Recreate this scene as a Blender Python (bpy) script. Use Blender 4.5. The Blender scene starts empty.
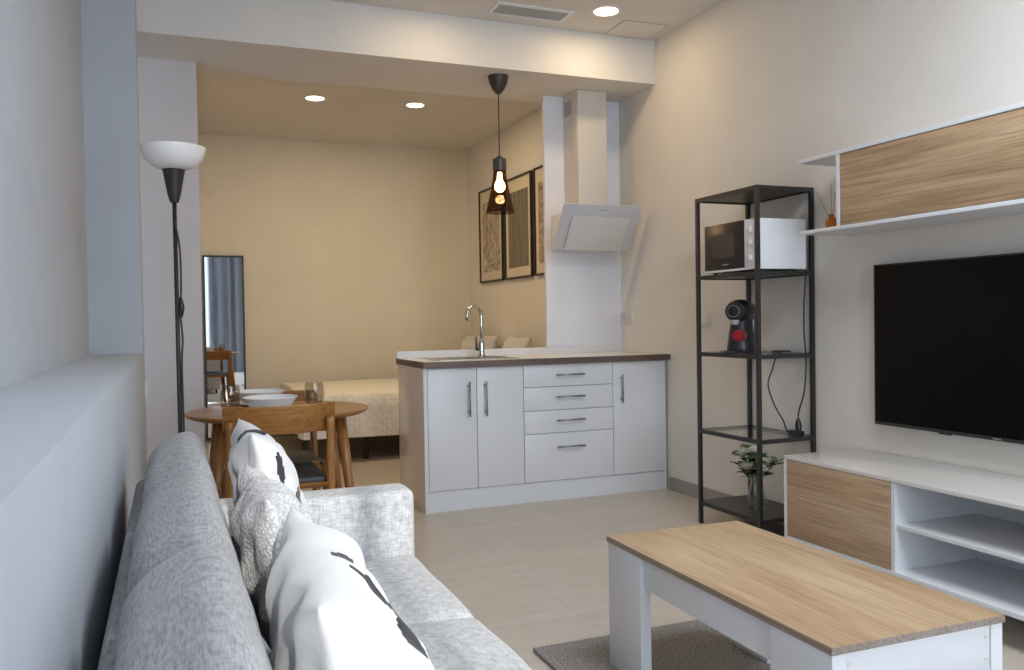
import bpy, bmesh, math, random
from mathutils import Vector, Matrix, noise
random.seed(4)
C = bpy.context.scene.collection
PI = math.pi
V = Vector

# ---------------------------------------------------------------- materials
def mat(name, col, rough=0.5, metal=0.0, spec=None, emit=None, estr=1.0, alpha=None, trans=None, ior=None):
    m = bpy.data.materials.new(name); m.use_nodes = True
    b = m.node_tree.nodes['Principled BSDF']
    b.inputs['Base Color'].default_value = (*col, 1)
    b.inputs['Roughness'].default_value = rough
    b.inputs['Metallic'].default_value = metal
    if spec is not None: b.inputs['Specular IOR Level'].default_value = spec
    if emit: b.inputs['Emission Color'].default_value = (*emit, 1); b.inputs['Emission Strength'].default_value = estr
    if trans is not None: b.inputs['Transmission Weight'].default_value = trans
    if ior: b.inputs['IOR'].default_value = ior
    return m
def N(m, t): return m.node_tree.nodes.new(t)
def L(m, a, b): m.node_tree.links.new(a, b)
def bsdf(m): return m.node_tree.nodes['Principled BSDF']
def coords(m, scale, rot=(0, 0, 0), kind='Object'):
    tc = N(m, 'ShaderNodeTexCoord'); mp = N(m, 'ShaderNodeMapping')
    mp.inputs['Scale'].default_value = scale; mp.inputs['Rotation'].default_value = rot
    L(m, tc.outputs[kind], mp.inputs['Vector']); return mp.outputs['Vector']
def noise_tex(m, vec, scale=1, detail=4, rough=0.55, dist=0.0):
    n = N(m, 'ShaderNodeTexNoise'); n.inputs['Scale'].default_value = scale; n.inputs['Detail'].default_value = detail
    n.inputs['Roughness'].default_value = rough; n.inputs['Distortion'].default_value = dist
    L(m, vec, n.inputs['Vector']); return n.outputs['Fac']
def ramp(m, fac, stops):
    r = N(m, 'ShaderNodeValToRGB'); e = r.color_ramp.elements
    while len(e) < len(stops): e.new(0.5)
    for i, (p, c) in enumerate(stops): e[i].position = p; e[i].color = (*c, 1)
    L(m, fac, r.inputs['Fac']); return r.outputs['Color']
def bump(m, fac, strength=0.2, dist=0.01):
    b = N(m, 'ShaderNodeBump'); b.inputs['Strength'].default_value = strength; b.inputs['Distance'].default_value = dist
    L(m, fac, b.inputs['Height']); L(m, b.outputs['Normal'], bsdf(m).inputs['Normal'])
def mix(m, a, b, fac, mode='MIX'):
    n = N(m, 'ShaderNodeMix'); n.data_type = 'RGBA'; n.blend_type = mode
    if isinstance(fac, float): n.inputs[0].default_value = fac
    else: L(m, fac, n.inputs[0])
    for s, i in ((a, 6), (b, 7)):
        if isinstance(s, tuple): n.inputs[i].default_value = (*s, 1)
        else: L(m, s, n.inputs[i])
    return n.outputs[2]
def paint(name, col, rough=0.85, var=0.03):
    m = mat(name, col, rough, spec=0.25)
    v = coords(m, (1, 1, 1))
    f = noise_tex(m, v, 3.0, 5)
    L(m, ramp(m, f, [(0.3, tuple(c * (1 - var) for c in col)), (0.7, tuple(min(1, c * (1 + var)) for c in col))]), bsdf(m).inputs['Base Color'])
    bump(m, noise_tex(m, v, 260, 3), 0.06, 0.002)
    return m
def wood(name, cols, axis='Y', fine=55.0, rough=0.45, big=7.0, bstr=0.08):
    m = mat(name, cols[1], rough)
    def sc(a, l): return {'X': (l, a, a), 'Y': (a, l, a), 'Z': (a, a, l)}[axis]
    f1 = noise_tex(m, coords(m, sc(big, 0.9)), 1.0, 6, 0.6, 0.9)
    f2 = noise_tex(m, coords(m, sc(fine * 3.2, 2.6)), 1.0, 3, 0.6, 0.2)
    c1 = ramp(m, f1, [(0.3, cols[0]), (0.5, cols[1]), (0.68, cols[2])])
    c2 = ramp(m, f2, [(0.36, (0.58, 0.55, 0.53)), (0.54, (1, 1, 1))])
    L(m, mix(m, c1, c2, 0.75, 'MULTIPLY'), bsdf(m).inputs['Base Color'])
    bump(m, f2, bstr, 0.003)
    return m
def fabric(name, c0, c1, scale=420.0, bstr=0.35, rough=0.95):
    m = mat(name, c1, rough, spec=0.1)
    a = noise_tex(m, coords(m, (scale, scale * 0.11, scale * 0.11)), 1.0, 1, 0.5)
    b = noise_tex(m, coords(m, (scale * 0.11, scale, scale * 0.11)), 1.0, 1, 0.5)
    c = noise_tex(m, coords(m, (scale * 0.11, scale * 0.11, scale)), 1.0, 1, 0.5)
    ad = N(m, 'ShaderNodeMath'); ad.operation = 'ADD'; L(m, a, ad.inputs[0]); L(m, b, ad.inputs[1])
    ae = N(m, 'ShaderNodeMath'); ae.operation = 'ADD'; L(m, ad.outputs[0], ae.inputs[0]); L(m, c, ae.inputs[1])
    hf = N(m, 'ShaderNodeMath'); hf.operation = 'MULTIPLY'; hf.inputs[1].default_value = 1 / 3; L(m, ae.outputs[0], hf.inputs[0])
    L(m, ramp(m, hf.outputs[0], [(0.38, c0), (0.62, c1)]), bsdf(m).inputs['Base Color'])
    bump(m, hf.outputs[0], bstr, 0.004)
    bsdf(m).inputs['Sheen Weight'].default_value = 0.15
    return m

M = {}
M['wall'] = paint('white_wall_paint', (0.74, 0.70, 0.645))
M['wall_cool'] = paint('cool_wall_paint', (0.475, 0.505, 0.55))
M['wall_warm'] = paint('warm_wall_paint', (0.73, 0.68, 0.56))
M['ceil'] = paint('ceiling_paint', (0.70, 0.67, 0.635))
M['pier'] = paint('kitchen_wall_panel', (0.73, 0.75, 0.81), 0.5)
M['white'] = mat('white_lacquer', (0.73, 0.74, 0.76), 0.32)
M['white_matt'] = mat('white_melamine', (0.73, 0.745, 0.77), 0.5)
M['gloss_top'] = mat('glossy_white_top', (0.70, 0.67, 0.63), 0.16)
M['side_gloss'] = mat('glossy_side_panel', (0.82, 0.74, 0.64), 0.14)
M['worktop'] = mat('pale_worktop', (0.70, 0.65, 0.56), 0.18)
M['edge_brown'] = wood('brown_worktop_edge', [(0.10, 0.065, 0.05), (0.15, 0.10, 0.08), (0.2, 0.14, 0.11)], 'X')
M['steel'] = mat('brushed_steel', (0.55, 0.54, 0.52), 0.25, 1.0)
M['chrome'] = mat('chrome', (0.62, 0.60, 0.57), 0.12, 1.0)
M['handle'] = mat('grey_handle', (0.32, 0.33, 0.34), 0.35, 0.9)
M['black'] = mat('black_metal', (0.022, 0.020, 0.020), 0.45)
M['black_soft'] = mat('black_plastic', (0.015, 0.015, 0.017), 0.28)
M['black_panel'] = mat('black_brown_panel', (0.035, 0.030, 0.028), 0.4)
M['screen'] = mat('tv_screen', (0.003, 0.003, 0.0035), 0.2, spec=0.18)
M['oak'] = wood('pale_oak_laminate', [(0.35, 0.225, 0.125), (0.47, 0.32, 0.19), (0.55, 0.395, 0.25)], 'Y')
M['oak_dark'] = wood('oak_laminate_edge', [(0.27, 0.215, 0.175), (0.33, 0.27, 0.225), (0.38, 0.31, 0.26)], 'Y')
M['honey'] = wood('honey_wood', [(0.23, 0.088, 0.02), (0.34, 0.145, 0.036), (0.43, 0.205, 0.062)], 'X', 40, 0.32)
M['honey_leg'] = wood('honey_wood_upright', [(0.23, 0.088, 0.02), (0.34, 0.145, 0.036), (0.43, 0.205, 0.062)], 'Z', 40, 0.32)
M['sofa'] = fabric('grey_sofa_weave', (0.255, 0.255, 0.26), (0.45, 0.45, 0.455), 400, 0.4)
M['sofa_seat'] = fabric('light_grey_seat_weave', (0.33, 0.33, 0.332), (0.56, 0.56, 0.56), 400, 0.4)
M['cotton'] = fabric('white_cotton', (0.61, 0.605, 0.605), (0.65, 0.645, 0.64), 500, 0.08)
M['print'] = fabric('black_print', (0.012, 0.012, 0.014), (0.03, 0.03, 0.033), 500, 0.08)
M['rug'] = fabric('grey_rug_pile', (0.25, 0.235, 0.225), (0.56, 0.53, 0.505), 130, 0.6)
m = mat('grey_rug_pile', (.35, .33, .31), 0.95, spec=0.05); M['rug'] = m
f = noise_tex(m, coords(m, (1, 1, 1)), 140, 3, 0.7)
L(m, ramp(m, f, [(0.32, (0.15, 0.14, 0.13)), (0.68, (0.56, 0.53, 0.50))]), bsdf(m).inputs['Base Color']); bump(m, f, 0.8, 0.01)
M['porcelain'] = mat('white_porcelain', (0.80, 0.80, 0.81), 0.15)
M['grey_stone'] = paint('grey_skirting_tile', (0.34, 0.31, 0.285), 0.5, 0.1)
M['amber'] = mat('amber_glass', (0.65, 0.22, 0.03), 0.08, trans=0.55, ior=1.4)
M['reed'] = mat('reed_stick', (0.38, 0.28, 0.19), 0.8)
M['red'] = mat('red_button', (0.40, 0.008, 0.015), 0.3)
M['grey'] = mat('grey_plastic', (0.35, 0.35, 0.36), 0.4)
M['plug_white'] = mat('white_plastic', (0.72, 0.68, 0.62), 0.4)
M['leaf'] = mat('green_leaf', (0.07, 0.16, 0.04), 0.5)
M['leaf2'] = mat('pale_green_leaf', (0.15, 0.25, 0.09), 0.5)
M['petal'] = mat('white_petal', (0.78, 0.76, 0.70), 0.7)
M['mirror'] = mat('mirror_silver', (0.86, 0.88, 0.90), 0.01, 1.0)
M['curtain'] = fabric('grey_blue_curtain', (0.17, 0.18, 0.20), (0.24, 0.25, 0.28), 300, 0.1)
M['opal'] = mat('opal_lamp_glass', (0.83, 0.80, 0.78), 0.25); bsdf(M['opal']).inputs['Subsurface Weight'].default_value = 0.0
M['glow'] = mat('downlight_glow', (1, 1, 1), 0.5, emit=(1.0, 0.88, 0.66), estr=9)
M['bulb'] = mat('bulb_glow', (1, 1, 1), 0.5, emit=(1.0, 0.83, 0.5), estr=30)
M['vent_grey'] = mat('vent_grey', (0.36, 0.37, 0.38), 0.5)
M['vent_dark'] = mat('vent_shadow', (0.10, 0.10, 0.10), 0.8)

# boucle pillow
m = mat('white_boucle', (0.72, 0.715, 0.71), 0.95, spec=0.1); M['boucle'] = m
v = coords(m, (1, 1, 1)); vo = N(m, 'ShaderNodeTexVoronoi'); vo.inputs['Scale'].default_value = 150; L(m, v, vo.inputs['Vector'])
L(m, ramp(m, vo.outputs['Distance'], [(0.1, (0.72, 0.715, 0.71)), (0.7, (0.46, 0.45, 0.445))]), bsdf(m).inputs['Base Color'])
inv = N(m, 'ShaderNodeMath'); inv.operation = 'SUBTRACT'; inv.inputs[0].default_value = 1; L(m, vo.outputs['Distance'], inv.inputs[1])
bump(m, inv.outputs[0], 0.6, 0.004)
# woven cord seat
m = mat('black_paper_cord', (0.03, 0.03, 0.032), 0.75); M['cord'] = m
br = N(m, 'ShaderNodeTexBrick'); br.inputs['Scale'].default_value = 1.0
br.inputs['Brick Width'].default_value = 0.07; br.inputs['Row Height'].default_value = 0.018; br.inputs['Mortar Size'].default_value = 0.0035
br.inputs['Color1'].default_value = (0.035, 0.035, 0.038, 1); br.inputs['Color2'].default_value = (0.02, 0.02, 0.022, 1); br.inputs['Mortar'].default_value = (0.10, 0.10, 0.105, 1)
L(m, coords(m, (1, 1, 1)), br.inputs['Vector']); L(m, br.outputs['Color'], bsdf(m).inputs['Base Color']); bump(m, br.outputs['Fac'], -0.6, 0.004)
# floor tiles
m = mat('beige_floor_tile', (0.42, 0.36, 0.30), 0.32); M['floor'] = m
br = N(m, 'ShaderNodeTexBrick'); br.offset = 0.0; br.inputs['Scale'].default_value = 1.0
br.inputs['Brick Width'].default_value = 0.62; br.inputs['Row Height'].default_value = 0.62; br.inputs['Mortar Size'].default_value = 0.0035
br.inputs['Mortar Smooth'].default_value = 0.3
mp = N(m, 'ShaderNodeMapping'); tc = N(m, 'ShaderNodeTexCoord'); mp.inputs['Location'].default_value = (-0.20, 0.18, 0)
L(m, tc.outputs['Object'], mp.inputs['Vector']); L(m, mp.outputs['Vector'], br.inputs['Vector'])
f = noise_tex(m, coords(m, (3, 14, 1)), 1.0, 6, 0.6, 0.5)
tc_ = ramp(m, f, [(0.3, (0.50, 0.44, 0.375)), (0.7, (0.58, 0.515, 0.445))])
L(m, tc_, br.inputs['Color1']); L(m, tc_, br.inputs['Color2']); br.inputs['Mortar'].default_value = (0.46, 0.42, 0.37, 1)
L(m, br.outputs['Color'], bsdf(m).inputs['Base Color']); bump(m, br.outputs['Fac'], -0.15, 0.002)
# quilted bedspread
m = mat('quilted_bedspread', (0.78, 0.74, 0.66), 0.9, spec=0.1); M['quilt'] = m
vo = N(m, 'ShaderNodeTexVoronoi'); vo.inputs['Scale'].default_value = 26; vo.inputs['Randomness'].default_value = 0.6
L(m, coords(m, (1, 1, 1)), vo.inputs['Vector'])
L(m, ramp(m, vo.outputs['Distance'], [(0.2, (0.88, 0.85, 0.78)), (0.75, (0.80, 0.76, 0.68))]), bsdf(m).inputs['Base Color'])
inv = N(m, 'ShaderNodeMath'); inv.operation = 'SUBTRACT'; inv.inputs[0].default_value = 1; L(m, vo.outputs['Distance'], inv.inputs[1])
bump(m, inv.outputs[0], 0.5, 0.015)
# art prints
def art(name, cols, scale, sc=(1, 1, 1), dist=2.0):
    m = mat(name, cols[1], 0.5)
    f = noise_tex(m, coords(m, sc), scale, 6, 0.7, dist)
    L(m, ramp(m, f, [(0.36, cols[0]), (0.5, cols[1]), (0.62, cols[2])]), bsdf(m).inputs['Base Color']); return m
M['art_a'] = art('art_tan_marble', [(0.12, 0.10, 0.085), (0.40, 0.32, 0.23), (0.62, 0.55, 0.45)], 8, (1, 1, 0.6), 3)
M['art_b'] = art('art_grey_grain', [(0.09, 0.075, 0.06), (0.16, 0.135, 0.105), (0.25, 0.21, 0.165)], 5, (1, 9, 0.5), 0.5)
M['art_c'] = art('art_brown_flow', [(0.10, 0.08, 0.065), (0.30, 0.23, 0.16), (0.58, 0.50, 0.40)], 9, (1, 1, 0.8), 4)
M['mount'] = mat('cream_mount', (0.66, 0.58, 0.46), 0.6)
# thin glass (transparent mixed with gloss, so light passes)
def thin_glass(name, tint, gloss=0.12, rough=0.03):
    m = bpy.data.materials.new(name); m.use_nodes = True; nt = m.node_tree; nt.nodes.clear()
    o = nt.nodes.new('ShaderNodeOutputMaterial'); mx = nt.nodes.new('ShaderNodeMixShader'); t = nt.nodes.new('ShaderNodeBsdfTransparent'); g = nt.nodes.new('ShaderNodeBsdfGlossy')
    lw = nt.nodes.new('ShaderNodeLayerWeight'); lw.inputs['Blend'].default_value = .5
    pw = nt.nodes.new('ShaderNodeMath'); pw.operation = 'POWER'; pw.inputs[1].default_value = 4.0; nt.links.new(lw.outputs['Facing'], pw.inputs[0])
    ma = nt.nodes.new('ShaderNodeMath'); ma.operation = 'MULTIPLY_ADD'; ma.inputs[1].default_value = gloss * 3; ma.inputs[2].default_value = gloss * .25; nt.links.new(pw.outputs[0], ma.inputs[0])
    t.inputs['Color'].default_value = (*tint, 1); g.inputs['Roughness'].default_value = rough; g.inputs['Color'].default_value = (0.9, 0.9, 0.9, 1)
    nt.links.new(ma.outputs[0], mx.inputs[0]); nt.links.new(t.outputs[0], mx.inputs[1]); nt.links.new(g.outputs[0], mx.inputs[2]); nt.links.new(mx.outputs[0], o.inputs[0]); return m
M['glass'] = thin_glass('clear_glass', (0.97, 0.98, 0.97), 0.2)
M['window_glass'] = thin_glass('window_glass', (0.98, 0.99, 1.0), 0.05)
M['drink_glass'] = thin_glass('tumbler_glass', (0.86, 0.84, 0.80), 0.2)
M['smoke'] = thin_glass('smoked_glass', (0.62, 0.53, 0.45), 0.07)
M['water'] = thin_glass('vase_water', (0.90, 0.94, 0.91), 0.15)

# ---------------------------------------------------------------- mesh helpers
def nb(): return bmesh.new()
def box(bm, x0, x1, y0, y1, z0, z1, bev=0.0, seg=2):
    r = bmesh.ops.create_cube(bm, size=1.0)
    vs = r['verts']
    for v in vs:
        v.co = V(((x0 + x1) / 2 + v.co.x * (x1 - x0), (y0 + y1) / 2 + v.co.y * (y1 - y0), (z0 + z1) / 2 + v.co.z * (z1 - z0)))
    if bev > 0:
        es = list({e for v in vs for e in v.link_edges})
        bmesh.ops.bevel(bm, geom=es, offset=bev, segments=seg, affect='EDGES', profile=0.6)
    return bm
def B(*a, **k): return box(nb(), *a, **k)
def lathe(bm, prof, n=40, center=(0, 0, 0), axis='Z', cap0=False, cap1=False):
    rings = []
    for r, z in prof:
        ring = []
        for i in range(n):
            a = 2 * PI * i / n; p = (r * math.cos(a), r * math.sin(a), z)
            if axis == 'X': p = (z, p[0], p[1])
            elif axis == 'Y': p = (p[0], z, p[1])
            ring.append(bm.verts.new(V(p) + V(center)))
        rings.append(ring)
    for a, b in zip(rings[:-1], rings[1:]):
        for i in range(n): bm.faces.new((a[i], a[(i + 1) % n], b[(i + 1) % n], b[i]))
    if cap0: bm.faces.new(list(reversed(rings[0])))
    if cap1: bm.faces.new(rings[-1])
    bmesh.ops.recalc_face_normals(bm, faces=bm.faces[:]); return bm
def tube(bm, pts, r, n=10, closed=False):
    pts = [V(p) for p in pts]; rad = r if isinstance(r, (list, tuple)) else [r] * len(pts)
    rings = []; up = V((0, 0, 1)); prev = None
    for i, p in enumerate(pts):
        t = (pts[min(i + 1, len(pts) - 1)] - pts[max(i - 1, 0)]).normalized()
        if prev is None:
            ref = V((1, 0, 0)) if abs(t.x) < 0.9 else V((0, 1, 0))
            nrm = (ref - t * ref.dot(t)).normalized()
        else:
            nrm = (prev - t * prev.dot(t)).normalized()
        prev = nrm; bn = t.cross(nrm)
        rings.append([bm.verts.new(p + (nrm * math.cos(2 * PI * k / n) + bn * math.sin(2 * PI * k / n)) * rad[i]) for k in range(n)])
    for a, b in zip(rings[:-1], rings[1:]):
        for k in range(n): bm.faces.new((a[k], a[(k + 1) % n], b[(k + 1) % n], b[k]))
    bm.faces.new(list(reversed(rings[0]))); bm.faces.new(rings[-1]); return bm
def smooth_path(pts, k=6):
    pts = [V(p) for p in pts]; out = []
    for i in range(len(pts) - 1):
        p0 = pts[max(i - 1, 0)]; p1 = pts[i]; p2 = pts[i + 1]; p3 = pts[min(i + 2, len(pts) - 1)]
        for j in range(k):
            t = j / k
            out.append(0.5 * ((2 * p1) + (p2 - p0) * t + (2 * p0 - 5 * p1 + 4 * p2 - p3) * t * t + (-p0 + 3 * p1 - 3 * p2 + p3) * t ** 3))
    out.append(pts[-1]); return out
def prism(bm, poly, a0, a1, axis='Y', bev=0.0, seg=2):
    def P(u, w, a): return {'Y': (u, a, w), 'X': (a, u, w), 'Z': (u, w, a)}[axis]
    r0 = [bm.verts.new(P(u, w, a0)) for u, w in poly]; r1 = [bm.verts.new(P(u, w, a1)) for u, w in poly]
    fs = [bm.faces.new(r0), bm.faces.new(list(reversed(r1)))]
    n = len(poly)
    for i in range(n): fs.append(bm.faces.new((r0[i], r1[i], r1[(i + 1) % n], r0[(i + 1) % n])))
    bmesh.ops.recalc_face_normals(bm, faces=fs)
    if bev > 0: bmesh.ops.bevel(bm, geom=list({e for f in fs for e in f.edges}), offset=bev, segments=seg, affect='EDGES')
    return bm
def obj(name, bm, m, parent=None, angle=38, label=None, loc=None):
    for e in bm.edges:
        e.smooth = not (len(e.link_faces) != 2 or e.calc_face_angle(0) > math.radians(angle))
    for f in bm.faces: f.smooth = True
    me = bpy.data.meshes.new(name); bm.to_mesh(me); bm.free()
    for x in (m if isinstance(m, (list, tuple)) else [m]): me.materials.append(x)
    o = bpy.data.objects.new(name, me); C.objects.link(o)
    if parent: o.parent = parent
    if loc: o.location = loc
    if label: o['label'] = label
    return o
def thing(name, label, cat, loc=(0, 0, 0), rotz=0, group=None):
    o = bpy.data.objects.new(name, None); C.objects.link(o); o.empty_display_size = 0.1
    o.location = loc; o.rotation_euler = (0, 0, rotz); o['label'] = label; o['category'] = cat
    if group: o['group'] = group
    return o
def tag(o, label, cat, group=None):
    o['label'] = label; o['category'] = cat
    if group: o['group'] = group
    return o
def struct(name, bm, m, parent=None, **k):
    o = obj(name, bm, m, parent, **k)
    if not parent: o['kind'] = 'structure'
    return o
def dup(root, loc=None, rotz=None, label=None):
    r = root.copy(); C.objects.link(r)
    if loc is not None: r.location = loc
    if rotz is not None: r.rotation_euler = (0, 0, rotz)
    if label: r['label'] = label
    for ch in list(root.children):
        c = ch.copy(); C.objects.link(c); c.parent = r
        for g in list(ch.children):
            d = g.copy(); C.objects.link(d); d.parent = c
    return r

# ---------------------------------------------------------------- room shell
XR, YB, YW, ZC = 3.05, 8.80, -3.40, 2.99
struct('floor', B(-1.6, XR + .2, YW - .3, YB + .2, -0.2, 0), M['floor'])
struct('ceiling', B(-1.6, XR + .2, YW - .3, YB + .2, ZC, ZC + .2), M['ceil'])
# right wall with an unseen side window added behind the camera for fill light
WY0, WY1, WZ0, WZ1 = -2.9, -0.5, 0.75, 2.45
bm = nb(); box(bm, XR, XR + .2, YW - .3, WY0, 0, ZC); box(bm, XR, XR + .2, WY1, YB + .2, 0, ZC)
box(bm, XR, XR + .2, WY0, WY1, 0, WZ0); box(bm, XR, XR + .2, WY0, WY1, WZ1, ZC)
struct('wall_right', bm, M['wall'])
struct('wall_back', B(-1.6, XR, YB, YB + .2, 0, ZC), M['wall_warm'])
# left wall: sofa-height ledge under a recess, solid pier at its far end
bm = nb(); box(bm, -0.60, -0.128, YW, 4.66, 0, 1.0); box(bm, -0.60, -0.37, YW, 4.66, 1.0, ZC); box(bm, -0.60, -0.128, 4.66, 4.93, 0, ZC)
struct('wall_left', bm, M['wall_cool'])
bm = nb(); box(bm, -1.6, 0.18, 5.41, 5.60, 0, ZC); box(bm, -0.02, 0.18, 5.60, YB, 0, ZC)
struct('wall_middle', bm, paint('mauve_grey_wall', (0.60, 0.56, 0.555)))
struct('wall_corner', B(-1.6, -1.45, 4.93, 5.41, 0, ZC), M['wall'])
struct('trim_1', B(-1.45, XR, 4.94, 5.62, 2.70, ZC), M['ceil'])          # dropped beam
struct('wall_kitchen', B(2.455, XR, 5.44, 5.47, 0, 2.70), M['pier'])
struct('baseboard_right', B(XR - .012, XR, 3.155, 4.805, 0, 0.085), M['grey_stone'])
struct('baseboard_side', B(XR - .012, XR, -3.3, 1.50, 0, 0.075), M['grey_stone'])
struct('baseboard_back', B(0.2, XR - .02, YB - .012, YB, 0, 0.075), M['grey_stone'])
# window wall behind the camera
GX0, GX1, GZ1 = -0.1, 2.8, 2.97
bm = nb(); box(bm, -0.6, GX0, YW - .2, YW, 0, ZC); box(bm, GX1, XR, YW - .2, YW, 0, ZC); box(bm, GX0, GX1, YW - .2, YW, GZ1, ZC)
struct('wall_front', bm, M['wall'])
bm = nb()
for x in (GX0, 0.385, 0.95, 1.76, GX1 - .07): box(bm, x, x + .07, YW - .13, YW - .06, 0.0, GZ1)
box(bm, GX0, GX1, YW - .12, YW - .07, 0, 0.08); box(bm, GX0, GX1, YW - .12, YW - .07, GZ1 - .07, GZ1)
w = struct('window_1', bm, M['white']); struct('pane', B(GX0, GX1, YW - .1, YW - .094, .08, GZ1 - .07), M['window_glass'], w)
bm = nb()
for y in (WY0, -1.735, WY1 - .07): box(bm, XR + .08, XR + .14, y, y + .07, WZ0, WZ1)
box(bm, XR + .08, XR + .14, WY0, WY1, WZ0, WZ0 + .07); box(bm, XR + .08, XR + .14, WY0, WY1, WZ1 - .07, WZ1)
w = struct('added_fill_window', bm, M['white']); struct('pane', B(XR + .107, XR + .113, WY0 + .07, WY1 - .07, WZ0 + .07, WZ1 - .07), M['window_glass'], w)  # unseen window, added as an opening for cool fill
def curtain(x0, x1, y, label):
    bm = nb(); n = max(8, int((x1 - x0) * 90)); rows = 6; g = []
    for j in range(rows + 1):
        z = 0.02 + 2.93 * j / rows; row = []
        for i in range(n + 1):
            x = x0 + (x1 - x0) * i / n
            row.append(bm.verts.new((x, y + 0.055 * math.sin(i * 0.36 + 0.8 * math.sin(i * .13)) + 0.012 * math.sin(i * .23), z)))
        g.append(row)
    for j in range(rows):
        for i in range(n): bm.faces.new((g[j][i], g[j][i + 1], g[j + 1][i + 1], g[j + 1][i]))
    return tag(obj('curtain', bm, M['curtain'], angle=180), label, 'curtain')
struct('added_sun_blocker', B(1.72, 4.6, -5.2, -5.0, -.2, 4.2), M['wall_cool'])  # unseen slab added outside to keep sun out of the uncurtained glazing
curtain(0.68, 1.80, YW + .14, 'long grey-blue curtain drawn over the window, seen in the tall mirror')

# ---------------------------------------------------------------- ceiling fittings
def spot(name, loc, energy, col, parent, size=2.4, rad=0.06, blend=0.6, target=None):
    l = bpy.data.lights.new(name, 'SPOT'); l.energy = energy; l.color = col; l.spot_size = size; l.spot_blend = blend; l.shadow_soft_size = rad
    o = bpy.data.objects.new(name, l); C.objects.link(o); o.parent = parent; o.location = loc
    return o
def downlight(x, y, z, label, energy, r=0.085, group=None, size=2.5):
    t = thing('ceiling_light', label, 'ceiling light', (x, y, z), 0, group)
    bm = lathe(nb(), [(r - .012, -0.004), (r, -0.006), (r + .010, -0.003), (r + .012, 0.0)], 40); obj('trim_ring', bm, M['white'], t)
    obj('diffuser', lathe(nb(), [(0.001, -0.004), (r - .012, -0.004)], 40, cap0=False), M['glow'], t)
    l = bpy.data.lights.new('downlight_lamp', 'AREA'); l.shape = 'DISK'; l.size = .14; l.energy = energy; l.color = (1.0, 0.76, 0.46)
    o = bpy.data.objects.new('downlight_lamp', l); C.objects.link(o); o.parent = t; o.location = (0, 0, -.008)
    return t
WARM = (1.0, 0.78, 0.5)
downlight(2.48, 4.56, ZC, 'round lit downlight in the high ceiling by the air vent', 4.1)
downlight(1.45, 4.50, ZC, 'round downlight in the high ceiling over the beam face, outside the picture', 3.2)
t = thing('added_fill_panel', 'flat square white fill panel added above the coffee table, outside the picture', 'ceiling light', (1.85, 1.2, ZC)); obj('frame', B(-.62, .62, -.62, .62, -.025, -.001, bev=.003), M['white'], t)  # unseen fill light added to brighten the room softly from above
l = bpy.data.lights.new('fill_panel_lamp', 'AREA'); l.size = 1.16; l.energy = 58; l.color = (.84, .91, 1.0); o = bpy.data.objects.new('fill_panel_lamp', l); C.objects.link(o); o.parent = t; o.location = (0, 0, -.03)
downlight(1.15, 7.12, ZC, 'lit downlight in the bedroom ceiling nearer the white pillar', 11.5, group=None)
downlight(1.99, 7.08, ZC, 'lit downlight in the bedroom ceiling nearer the pendant lamp', 11.5, group=None)
# vent
t = thing('ceiling_vent', 'long grey slotted air vent set in the high ceiling', 'air vent', (2.055, 4.725, ZC))
bm = nb(); box(bm, -.25, .25, -.095, -.07, -.008, 0); box(bm, -.25, .25, .07, .095, -.008, 0); box(bm, -.25, -.225, -.07, .07, -.008, 0); box(bm, .225, .25, -.07, .07, -.008, 0)
obj('frame', bm, M['white_matt'], t)
bm = nb()
for i in range(4):
    y = -.052 + i * .0345
    prism(bm, [(y - .012, -.002), (y + .008, -.008), (y + .012, -.006), (y - .008, 0)], -.225, .225, 'X')
obj('louvres', bm, M['vent_grey'], t)
obj('backing', B(-.225, .225, -.07, .07, -.0015, -.0005), M['vent_dark'], t)
# access panel
t = thing('ceiling_access_panel', 'flush square access panel in the high ceiling corner', 'access panel', (2.82, 4.79, ZC))
obj('lid', B(-.152, .152, -.132, .132, -.004, 0, bev=.001), M['ceil'], t)
bm = nb(); box(bm, -.158, .158, -.138, -.133, -.003, 0); box(bm, -.158, .158, .133, .138, -.003, 0); box(bm, -.158, -.153, -.133, .133, -.003, 0); box(bm, .153, .158, -.133, .133, -.003, 0)
obj('frame', bm, M['vent_grey'], t)

# pendant
t = thing('pendant_lamp', 'smoked glass bottle pendant lamp hanging over the kitchen counter', 'pendant lamp', (1.985, 5.10, 2.70))
obj('ceiling_cup', lathe(nb(), [(.001, -.115), (.018, -.112), (.040, -.085), (.058, -.045), (.066, 0)], 32), mat('dark_brown_cup', (.045, .032, .028), .45), t)
obj('cable', tube(nb(), [(0, 0, -.10), (0, 0, -.52)], .004, 8), M['black'], t)
obj('socket', lathe(nb(), [(.001, -.515), (.020, -.515), (.022, -.53), (.022, -.60), (.018, -.615), (.001, -.615)], 24), M['black_soft'], t)
prof = [(.042, -.535), (.041, -.57), (.042, -.62), (.048, -.67), (.060, -.73), (.076, -.80), (.094, -.875)]
bm = lathe(nb(), prof + [(r - .003, z) for r, z in reversed(prof)], 48)
obj('glass_shade', bm, M['smoke'], t)
obj('shade_neck', lathe(nb(), [(.044, -.53), (.0445, -.57), (.0445, -.605), (.041, -.605), (.040, -.53), (.044, -.53)], 32), mat('dark_neck', (.06, .05, .045), .3), t)
obj('bulb', lathe(nb(), [(.001, -.742), (.016, -.739), (.030, -.725), (.035, -.705), (.030, -.683), (.018, -.665), (.014, -.615)], 24), M['bulb'], t)
l = bpy.data.lights.new('pendant_glow', 'POINT'); l.energy = 7; l.color = WARM; l.shadow_soft_size = .035
o = bpy.data.objects.new('pendant_glow', l); C.objects.link(o); o.parent = t; o.location = (0, 0, -.80)

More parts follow.
